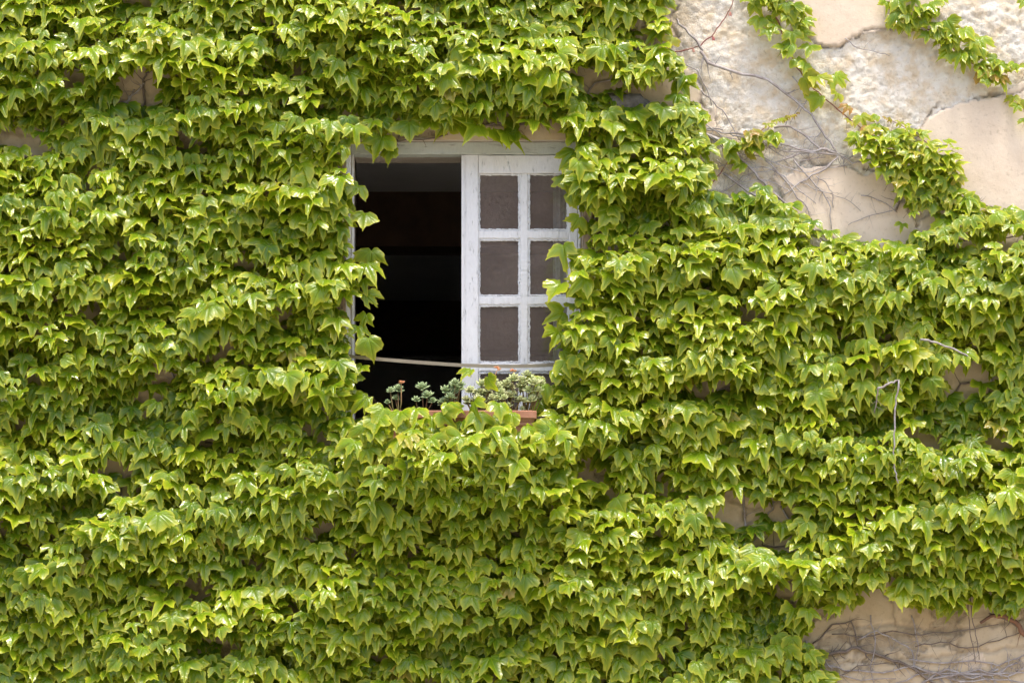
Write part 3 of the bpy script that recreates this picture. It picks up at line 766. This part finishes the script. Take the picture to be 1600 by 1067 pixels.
def stem_pts(line, seed, dep=.012, wob=3.0, sub=4):
    r = random.Random(seed); out = []
    for (a_, b_) in zip(line[:-1], line[1:]):
        for j in range(sub):
            t = j/sub; w_ = wob if j else wob*.3
            out.append(P(a_[0]+(b_[0]-a_[0])*t+r.uniform(-w_, w_), a_[1]+(b_[1]-a_[1])*t+r.uniform(-w_, w_), -dep+r.uniform(-.004, .004)))
    out.append(P(*line[-1], -dep)); return out
def stem(name, parent, line, r0, r1, m, seed, dep=.012, wob=3.0, twigs=0, sub=4, tl=1.0):
    pts = stem_pts(line, seed, dep, wob, sub); n = len(pts)
    mb = MB(); mb.tube(pts, [r0+(r1-r0)*i/(n-1) for i in range(n)], 6)
    r = random.Random(seed+5)
    for _ in range(twigs):
        i = r.randrange(1, n-1); p = pts[i]; d = (pts[i+1]-pts[i-1]).normalized(); s_ = r.choice((-1, 1))
        a = math.radians(r.uniform(30, 80))*s_; dd = Vector((d.x*math.cos(a)-d.z*math.sin(a), 0, d.x*math.sin(a)+d.z*math.cos(a)))
        L = r.uniform(.02, .10)*tl; q = [p]
        for k in range(4):
            dd = Vector((dd.x+r.uniform(-.35, .35), r.uniform(-.2, .12), dd.z+r.uniform(-.35, .35))).normalized()
            nxt = q[-1]+dd*L/4; nxt.y = min(nxt.y, -.004); q.append(nxt)
        mb.tube(q, [min(r1, r0*.35)*(1-.18*k) for k in range(5)], 4)
    return mb.build(name, m, parent, True)

# shoots in the upper right
sp1 = empty('ivy_shoot', P(1200, 0, -.01), 'ivy shoot dropping from the top edge beside the smooth pale plaster patch', 'ivy', 'young shoots on the bare plaster')
L1 = [(1192,-20),(1205,15),(1220,45),(1232,72),(1243,100),(1258,125),(1285,152),(1320,180),(1352,205)]
stem('stem', sp1, L1, .004, .0025, M['red_twig'], 61, wob=1.5)
lst = sprig_leaves([(1195,-15),(1212,30),(1240,70)], 0, 0, 30, 30, 1, .5, .1, 4.2)+sprig_leaves([(1175,0),(1250,20)], 0, 0, 9, 27, 2, .5, .1, 11)
lst += [(1205,-4,34,.4,0),(1240,20,34,.4,0),(1228,82,30,.5,0),(1245,100,27,.5,0),(1258,106,24,.5,0)]
lst += [(1256,132,36,.7,.2),(1276,130,34,.8,.2),(1305,128,38,.6,0),(1281,160,34,.6,0),(1308,152,22,.8,.2),(1326,172,20,.8,.9),(1322,193,22,.9,.4),(1345,190,30,.8,.2),(1346,224,36,.7,0),(1355,205,20,.8,.9),(1376,208,28,.8,.2)]
leaves_from('foliage', sp1, lst, 3)
sp2 = empty('ivy_shoot', P(1400, 0, -.01), 'leafy ivy shoot running down from the top right corner', 'ivy', 'young shoots on the bare plaster')
stem('stem', sp2, [(1395,-20),(1412,18),(1440,38),(1475,62),(1510,95),(1545,112),(1575,112),(1610,100)], .004, .0025, M['red_twig'], 62, wob=1.5)
lst = sprig_leaves([(1400,5),(1445,38),(1490,60),(1515,80)], 0, 0, 25, 30, 5, .5, .12, 3.6)+sprig_leaves([(1470,5),(1455,30)], 0, 0, 9, 24, 6, .5, 0, 8)
lst += sprig_leaves([(1515,80),(1555,115),(1560,135)], 0, 0, 17, 29, 7, .55, .15, 5.0)+sprig_leaves([(1560,112),(1610,105)], 0, 0, 6, 20, 8, .6, .1, 9)+[(1385,10,25,.5,0),(1400,33,26,.5,.3)]
leaves_from('foliage', sp2, lst, 9)
sp3 = empty('ivy_shoot', P(1590, 160, -.01), 'few small ivy leaves at the right edge below the top corner shoot', 'ivy', 'young shoots on the bare plaster')
stem('stem', sp3, [(1572,150),(1590,160),(1612,172)], .002, .0015, M['red_twig'], 63, wob=1)
leaves_from('foliage', sp3, [(1583,158,24,.6,.2),(1590,170,18,.6,0),(1601,163,22,.5,.3),(1602,192,22,.5,0),(1600,8,22,.5,0)], 10)
sp4 = empty('ivy_shoot', P(1150, 240, -.02), 'small ivy tuft trailing a row of tiny yellow leaves over the stone', 'ivy', 'young shoots on the bare plaster')
stem('stem', sp4, [(1110,290),(1140,250),(1175,215),(1205,193),(1250,176)], .003, .0012, M['red_twig'], 64, wob=1.5)
lst = sprig_leaves([(1152,245),(1175,218),(1205,222)], 0, 0, 17, 30, 11, .5, .05, 4.2)+[(1160,262,26,.4,0),(1150,235,30,.4,0)]
lst += [(x_, y_+random.uniform(-3, 3), s_, 1, b_) for x_, y_, s_, b_ in ((1198,199,12,.3),(1206,196,12,.2),(1213,192,13,.3),(1220,189,11,.2),(1226,185,11,.5),(1233,182,9,.6),(1240,179,8,.7),(1248,178,6,.8))]
leaves_from('foliage', sp4, lst, 12)
sp5 = empty('ivy_shoot', P(1400, 190, -.02), 'thin row of tiny yellow leaves above the upper right ivy clump', 'ivy', 'young shoots on the bare plaster')
stem('stem', sp5, [(1450,225),(1425,205),(1400,192),(1378,183)], .0022, .001, M['red_twig'], 65, wob=1)
leaves_from('foliage', sp5, [(x_, y_, s_, 1, b_) for x_, y_, s_, b_ in ((1384,186,8,.7),(1392,189,10,.6),(1400,192,11,.3),(1407,195,13,.2),(1415,199,14,.2),(1422,206,16,.1),(1432,210,18,0),(1440,215,20,0),(1424,216,14,.2))], 13)

# red twig at upper left of the bare stone
rt = empty('red_twig', P(1053, 82, -.01), 'bare red twig with dark buds reaching the top edge over rough stone', 'twig')
stem('stem', rt, [(1050,83),(1078,77),(1095,71),(1116,52),(1132,30),(1144,8),(1148,-12)], .0035, .002, M['red_twig'], 66, wob=1.2)
for (bx_, by_) in ((1083,80),(1114,62),(1141,24)):
    V = []; F = []
    for k in range(4):
        v, f = succ_leaf(P(bx_, by_-5, -.015), Vector((random.uniform(-.4, .4), -.3, -1)).normalized(), Vector((0, -1, 0)), .028, .005)
        n0 = len(V); V += v; F += [tuple(i+n0 for i in q) for q in f]
    pydata('bud', V, F, M['red_twig'], rt, True)

# bare grey stems over the stone (upper right)
bs = empty('bare_vine', P(1040, 190, -.02), 'weathered grey vine trunk fanning into bare stems over the upper right stone', 'vine')
pts = stem_pts([(925,170),(950,163),(985,166),(1010,174),(1048,188)], 5, .03, 2)
tk = MB(); n = len(pts); tk.tube(pts, [np.interp(i/(n-1), [0, .25, .6, .85, 1], [.01, .05, .062, .035, .014])*(1+.08*math.sin(i*2.3)) for i in range(n)], 12)
trunk = tk.build('trunk', M['bark_old'], bs, True)
G = [([(1045,188),(1080,200),(1110,212),(1150,240),(1180,270),(1200,295),(1240,330),(1262,350),(1290,378)], .008, .005, 10),
     ([(1045,188),(1075,192),(1105,203),(1140,208),(1160,215)], .005, .003, 5),
     ([(1100,208),(1125,225),(1135,245),(1150,265)], .005, .003, 5),
     ([(1095,80),(1105,98),(1140,110),(1200,125),(1240,155),(1268,178),(1290,215),(1308,240),(1332,256),(1358,250)], .0075, .0045, 22),
     ([(1058,30),(1062,40),(1085,60),(1098,80)], .004, .006, 4),
     ([(1210,200),(1235,198),(1262,215),(1280,232),(1308,240)], .005, .006, 12),
     ([(1140,208),(1180,212),(1220,225),(1262,236),(1310,243)], .004, .005, 14),
     ([(1210,255),(1250,240),(1285,233),(1310,240)], .004, .006, 8),
     ([(1310,245),(1280,270),(1250,285),(1225,305)], .005, .003, 4),
     ([(1195,250),(1220,275),(1240,300),(1262,325),(1266,340)], .004, .0025, 8),
     ([(1240,250),(1262,275),(1285,300),(1298,325),(1299,358)], .004, .0022, 8),
     ([(1275,275),(1290,285),(1300,300),(1302,325)], .0026, .0018, 2),
     ([(1095,140),(1115,160),(1135,180),(1148,205),(1165,235)], .0035, .002, 6),
     ([(1345,305),(1370,312),(1390,322),(1402,332)], .0026, .0018, 4),
     ([(1395,330),(1370,335),(1340,345),(1325,352)], .002, .0015, 3),
     ([(1080,310),(1110,305),(1145,290),(1175,270)], .003, .002, 6),
     ([(1055,170),(1085,180),(1100,200),(1130,203)], .004, .003, 4),
     ([(1150,240),(1190,245),(1230,262),(1260,270),(1290,262),(1330,258)], .003, .002, 12),
     ([(1110,212),(1150,225),(1195,228),(1230,238),(1290,238)], .004, .003, 14),
     ([(1170,262),(1200,262),(1225,275),(1250,300),(1275,318)], .003, .002, 10),
     ([(1090,285),(1120,262),(1150,252),(1180,255)], .003, .002, 8),
     ([(1085,310),(1130,300),(1160,275),(1215,262)], .0028, .002, 8),
     ([(1220,330),(1222,345),(1240,352),(1258,372)], .0035, .002, 4),
     ([(1060,95),(1090,110),(1105,140),(1112,165)], .0028, .0018, 6),
     ([(1130,270),(1170,300),(1210,318),(1250,350),(1285,372)], .006, .004, 10),
     ([(1238,120),(1262,150),(1250,175)], .003, .0015, 4),
     ([(1065,185),(1100,192),(1130,215),(1165,222),(1200,250)], .0026, .0018, 12),
     ([(1120,250),(1160,285),(1200,282),(1240,300)], .0026, .0016, 10),
     ([(1095,300),(1125,318),(1160,312),(1200,330)], .0026, .0016, 8),
     ([(1180,212),(1215,240),(1250,252),(1290,246)], .003, .002, 14),
     ([(1250,285),(1285,300),(1320,310),(1345,330)], .0022, .0012, 7),
     ([(1320,60),(1340,75),(1365,80),(1390,88)], .002, .0015, 3)]
for i, (ln, r0, r1, tw) in enumerate(G):
    stem('stem', bs, ln, r0, r1, M['bark'], 300+i, .014, 1.8, tw, 3)
# loops of the white stem tips
stem('stem', bs, [(1262,345),(1248,342),(1246,355),(1252,352)], .002, .0015, M['bark'], 340, .02, .5)

# bare stems lower right
bl = empty('bare_vine', P(1290, 1030, -.02), 'tangle of bare grey stems spread over tan plaster in the lower right corner', 'vine')
G2 = [([(1270,1022),(1310,1018),(1340,1012),(1380,1025),(1420,1040),(1450,1060),(1480,1080)], .008, .006, 18),
      ([(1285,1035),(1320,1048),(1380,1050),(1430,1040),(1470,1052),(1600,1050)], .004, .003, 20),
      ([(1420,1030),(1470,1035),(1520,1032),(1560,1040),(1605,1020)], .004, .003, 14),
      ([(1270,1005),(1300,975),(1330,970),(1340,1010)], .004, .003, 8),
      ([(1340,1000),(1370,985),(1400,1000),(1425,1015),(1432,1050)], .003, .003, 10),
      ([(1424,960),(1430,985),(1435,1010),(1428,1040)], .003, .002, 8),
      ([(1430,1010),(1470,1002),(1510,1012),(1560,1000),(1600,985)], .003, .002, 10),
      ([(1450,1062),(1500,1052),(1550,1055),(1590,1035)], .006, .004, 26),
      ([(1440,1067),(1480,1045),(1520,1060),(1560,1045)], .005, .004, 26),
      ([(1300,1060),(1340,1040),(1390,1035)], .003, .002, 8),
      ([(1430,1040),(1480,1058),(1530,1045),(1575,1056),(1610,1040)], .005, .003, 22),
      ([(1400,1067),(1450,1050),(1500,1064),(1560,1062),(1610,1066)], .004, .003, 22),
      ([(1300,990),(1350,995),(1395,985),(1440,992),(1500,985),(1560,975)], .003, .002, 16),
      ([(1360,960),(1368,1000),(1360,1040),(1366,1067)], .003, .002, 10),
      ([(1290,1050),(1345,1062),(1400,1060)], .003, .002, 8),
      ([(1545,958),(1570,966),(1600,985)], .004, .003, 4)]
for i, (ln, r0, r1, tw) in enumerate(G2): stem('stem', bl, ln, r0, r1, M['bark'] if i % 3 else M['bark_dark'], 400+i, .014, 2.2, tw, 3)
hg = empty('hanging_vine', P(1513, 940, -.08), 'pair of thin dark stems hanging straight down below the lower right ivy', 'vine')
stem('stem', hg, [(1511,930),(1513,960),(1518,1000),(1524,1036)], .0028, .0018, M['bark_dark'], 501, .05, 1.2, 3)
stem('stem', hg, [(1515,930),(1519,965),(1527,1000),(1530,1030)], .0028, .0018, M['bark_dark'], 502, .05, 1.2, 3)
dd_ = empty('dead_branch', P(1540, 972, -.03), 'curved reddish dead branch at the right edge on the tan plaster', 'branch')
stem('stem', dd_, [(1532,973),(1548,962),(1570,962),(1590,975),(1602,992)], .007, .012, M['rust'], 511, .03, 1.2, 1)
hv = empty('hanging_vine', P(1402, 590, -.3), 'pale dead stem hanging in front of the ivy on the right', 'vine')
stem('stem', hv, [(1372,606),(1388,600),(1404,594),(1400,630),(1398,670),(1396,705),(1398,735),(1404,755)], .005, .0028, M['bark'], 521, .25, 1.6, 9, 4, .35)
stem('stem', hv, [(1372,606),(1370,625),(1366,645)], .004, .002, M['bark_dark'], 522, .22, 1.6, 3)
sv2 = empty('bare_vine', P(1480, 540, -.2), 'short slanting bare stem among leaves at the right', 'vine')
stem('stem', sv2, [(1438,530),(1462,535),(1490,545),(1515,558)], .005, .004, M['bark'], 531, .2, 1.2)
# stems showing in the gaps
G3 = {1: [[(225,172),(225,130),(228,100),(222,60)],[(225,130),(205,150),(185,172)],[(228,112),(250,105),(262,95)],[(0,260),(80,240),(140,250),(300,235)],[(60,700),(120,560),(110,420),(150,300)],[(300,690),(260,560),(330,420)],[(520,640),(528,560),(522,440),(530,330)],[(180,172),(200,160),(210,140)]],
      0: [[(0,90),(120,110),(260,100),(420,105),(560,90)],[(440,200),(480,110),(470,0)],[(900,170),(930,130),(1040,120)],[(720,200),(840,190),(900,180)],[(830,0),(860,90),(930,160)],[(560,215),(620,222),(700,210)]],
      2: [[(1105,300),(1100,400),(1060,520),(1080,690)],[(1310,560),(1320,520),(1380,480),(1400,420)],[(920,640),(935,500),(930,330)],[(1480,640),(1500,600),(1560,600),(1610,580)],[(1540,690),(1550,560),(1530,420)],[(1480,380),(1540,372),(1610,368)],[(1120,610),(1180,600),(1250,620)]],
      3: [[(150,1067),(180,960),(190,740)],[(560,1067),(600,900),(640,720)],[(860,1067),(840,900),(880,720)],[(20,1067),(40,900),(100,730)],[(320,690),(400,700),(470,680)]],
      4: [[(1155,855),(1165,820),(1158,760),(1165,700)],[(1155,850),(1200,853),(1245,850)],[(1175,850),(1195,810),(1215,780)],[(1240,940),(1200,935),(1180,950)],[(1220,790),(1235,820),(1245,840)],[(1345,740),(1355,690),(1360,660)],[(1258,1000),(1275,1020),(1300,1045)]],
      5: [[(1400,330),(1410,280),(1440,240)],[(1440,240),(1400,215),(1350,200)],[(1440,250),(1490,300),(1570,335)]]}
for i, lines in G3.items():
    for j, ln in enumerate(lines):
        stem('stem', ivies[i], ln, .0055, .003, M['bark_dark'] if (i+j) % 2 else M['bark'], 600+i*20+j, .014, 3, 7 if len(ln) > 2 else 3)
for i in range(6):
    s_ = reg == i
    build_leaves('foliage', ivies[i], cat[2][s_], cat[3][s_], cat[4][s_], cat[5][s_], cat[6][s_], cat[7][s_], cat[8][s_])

# loose leaves reaching into the window opening
edge_l = [(597,228,50,.35),(612,240,34,.3),(575,225,44,.3),(640,205,46,.35),(672,200,42,.4),(700,196,42,.4),(720,205,40,.5),(745,210,50,.45),(770,215,40,.5),(790,222,56,.35),(808,220,50,.3),(830,190,44,.4),(560,300,36,.5),(570,345,40,.6),
          (580,405,44,.6),(572,425,46,.5),(568,445,30,.4),(570,470,34,.6),(572,500,30,.6),(576,540,40,.6),(560,520,34,.6),(566,580,30,.5),(898,250,44,.35),(884,285,38,.4),(892,310,38,.4),(905,350,34,.5),(880,395,40,.7),(893,420,44,.7),
          (876,455,40,.8),(880,500,42,.7),(873,530,40,.7),(880,560,40,.6),(866,590,42,.6),(852,612,44,.5),(845,640,46,.5),(735,585,26,.6),(770,665,40,.7),(800,655,36,.7),(740,640,40,.6),(720,650,40,.6),(745,660,44,.5),(700,640,34,.6),(690,655,36,.6),(780,640,34,.5),
          (762,598,28,.6),(600,650,42,.6),(625,655,42,.6),(650,650,40,.7),(575,632,40,.5),(675,662,40,.7),(655,668,40,.7),(592,664,40,.5),(606,670,42,.6),(620,666,38,.6)]
for k in range(52): edge_l.append((552+k*6.6+random.uniform(-6, 6), random.uniform(676, 716), random.uniform(34, 50), random.uniform(.3, .9)))
leaves_from('foliage', ivies[1], [(a, b, s, y_, 0) for a, b, s, y_ in edge_l if a < 585 and 260 < b <= 672], 21, (.05, .10))
leaves_from('foliage', ivies[0], [(a, b, s, y_, 0) for a, b, s, y_ in edge_l if b < 242], 22, (.05, .12))
leaves_from('foliage', ivies[2], [(a, b, s, y_, 0) for a, b, s, y_ in edge_l if a > 842 and 242 <= b <= 672], 23, (.07, .16))
leaves_from('foliage', ivies[3], [(a, b, s, y_, 0) for a, b, s, y_ in edge_l if (585 <= a <= 842 and b > 570) or b > 672], 24, (.29, .34))
# pale block let into the plaster at lower right
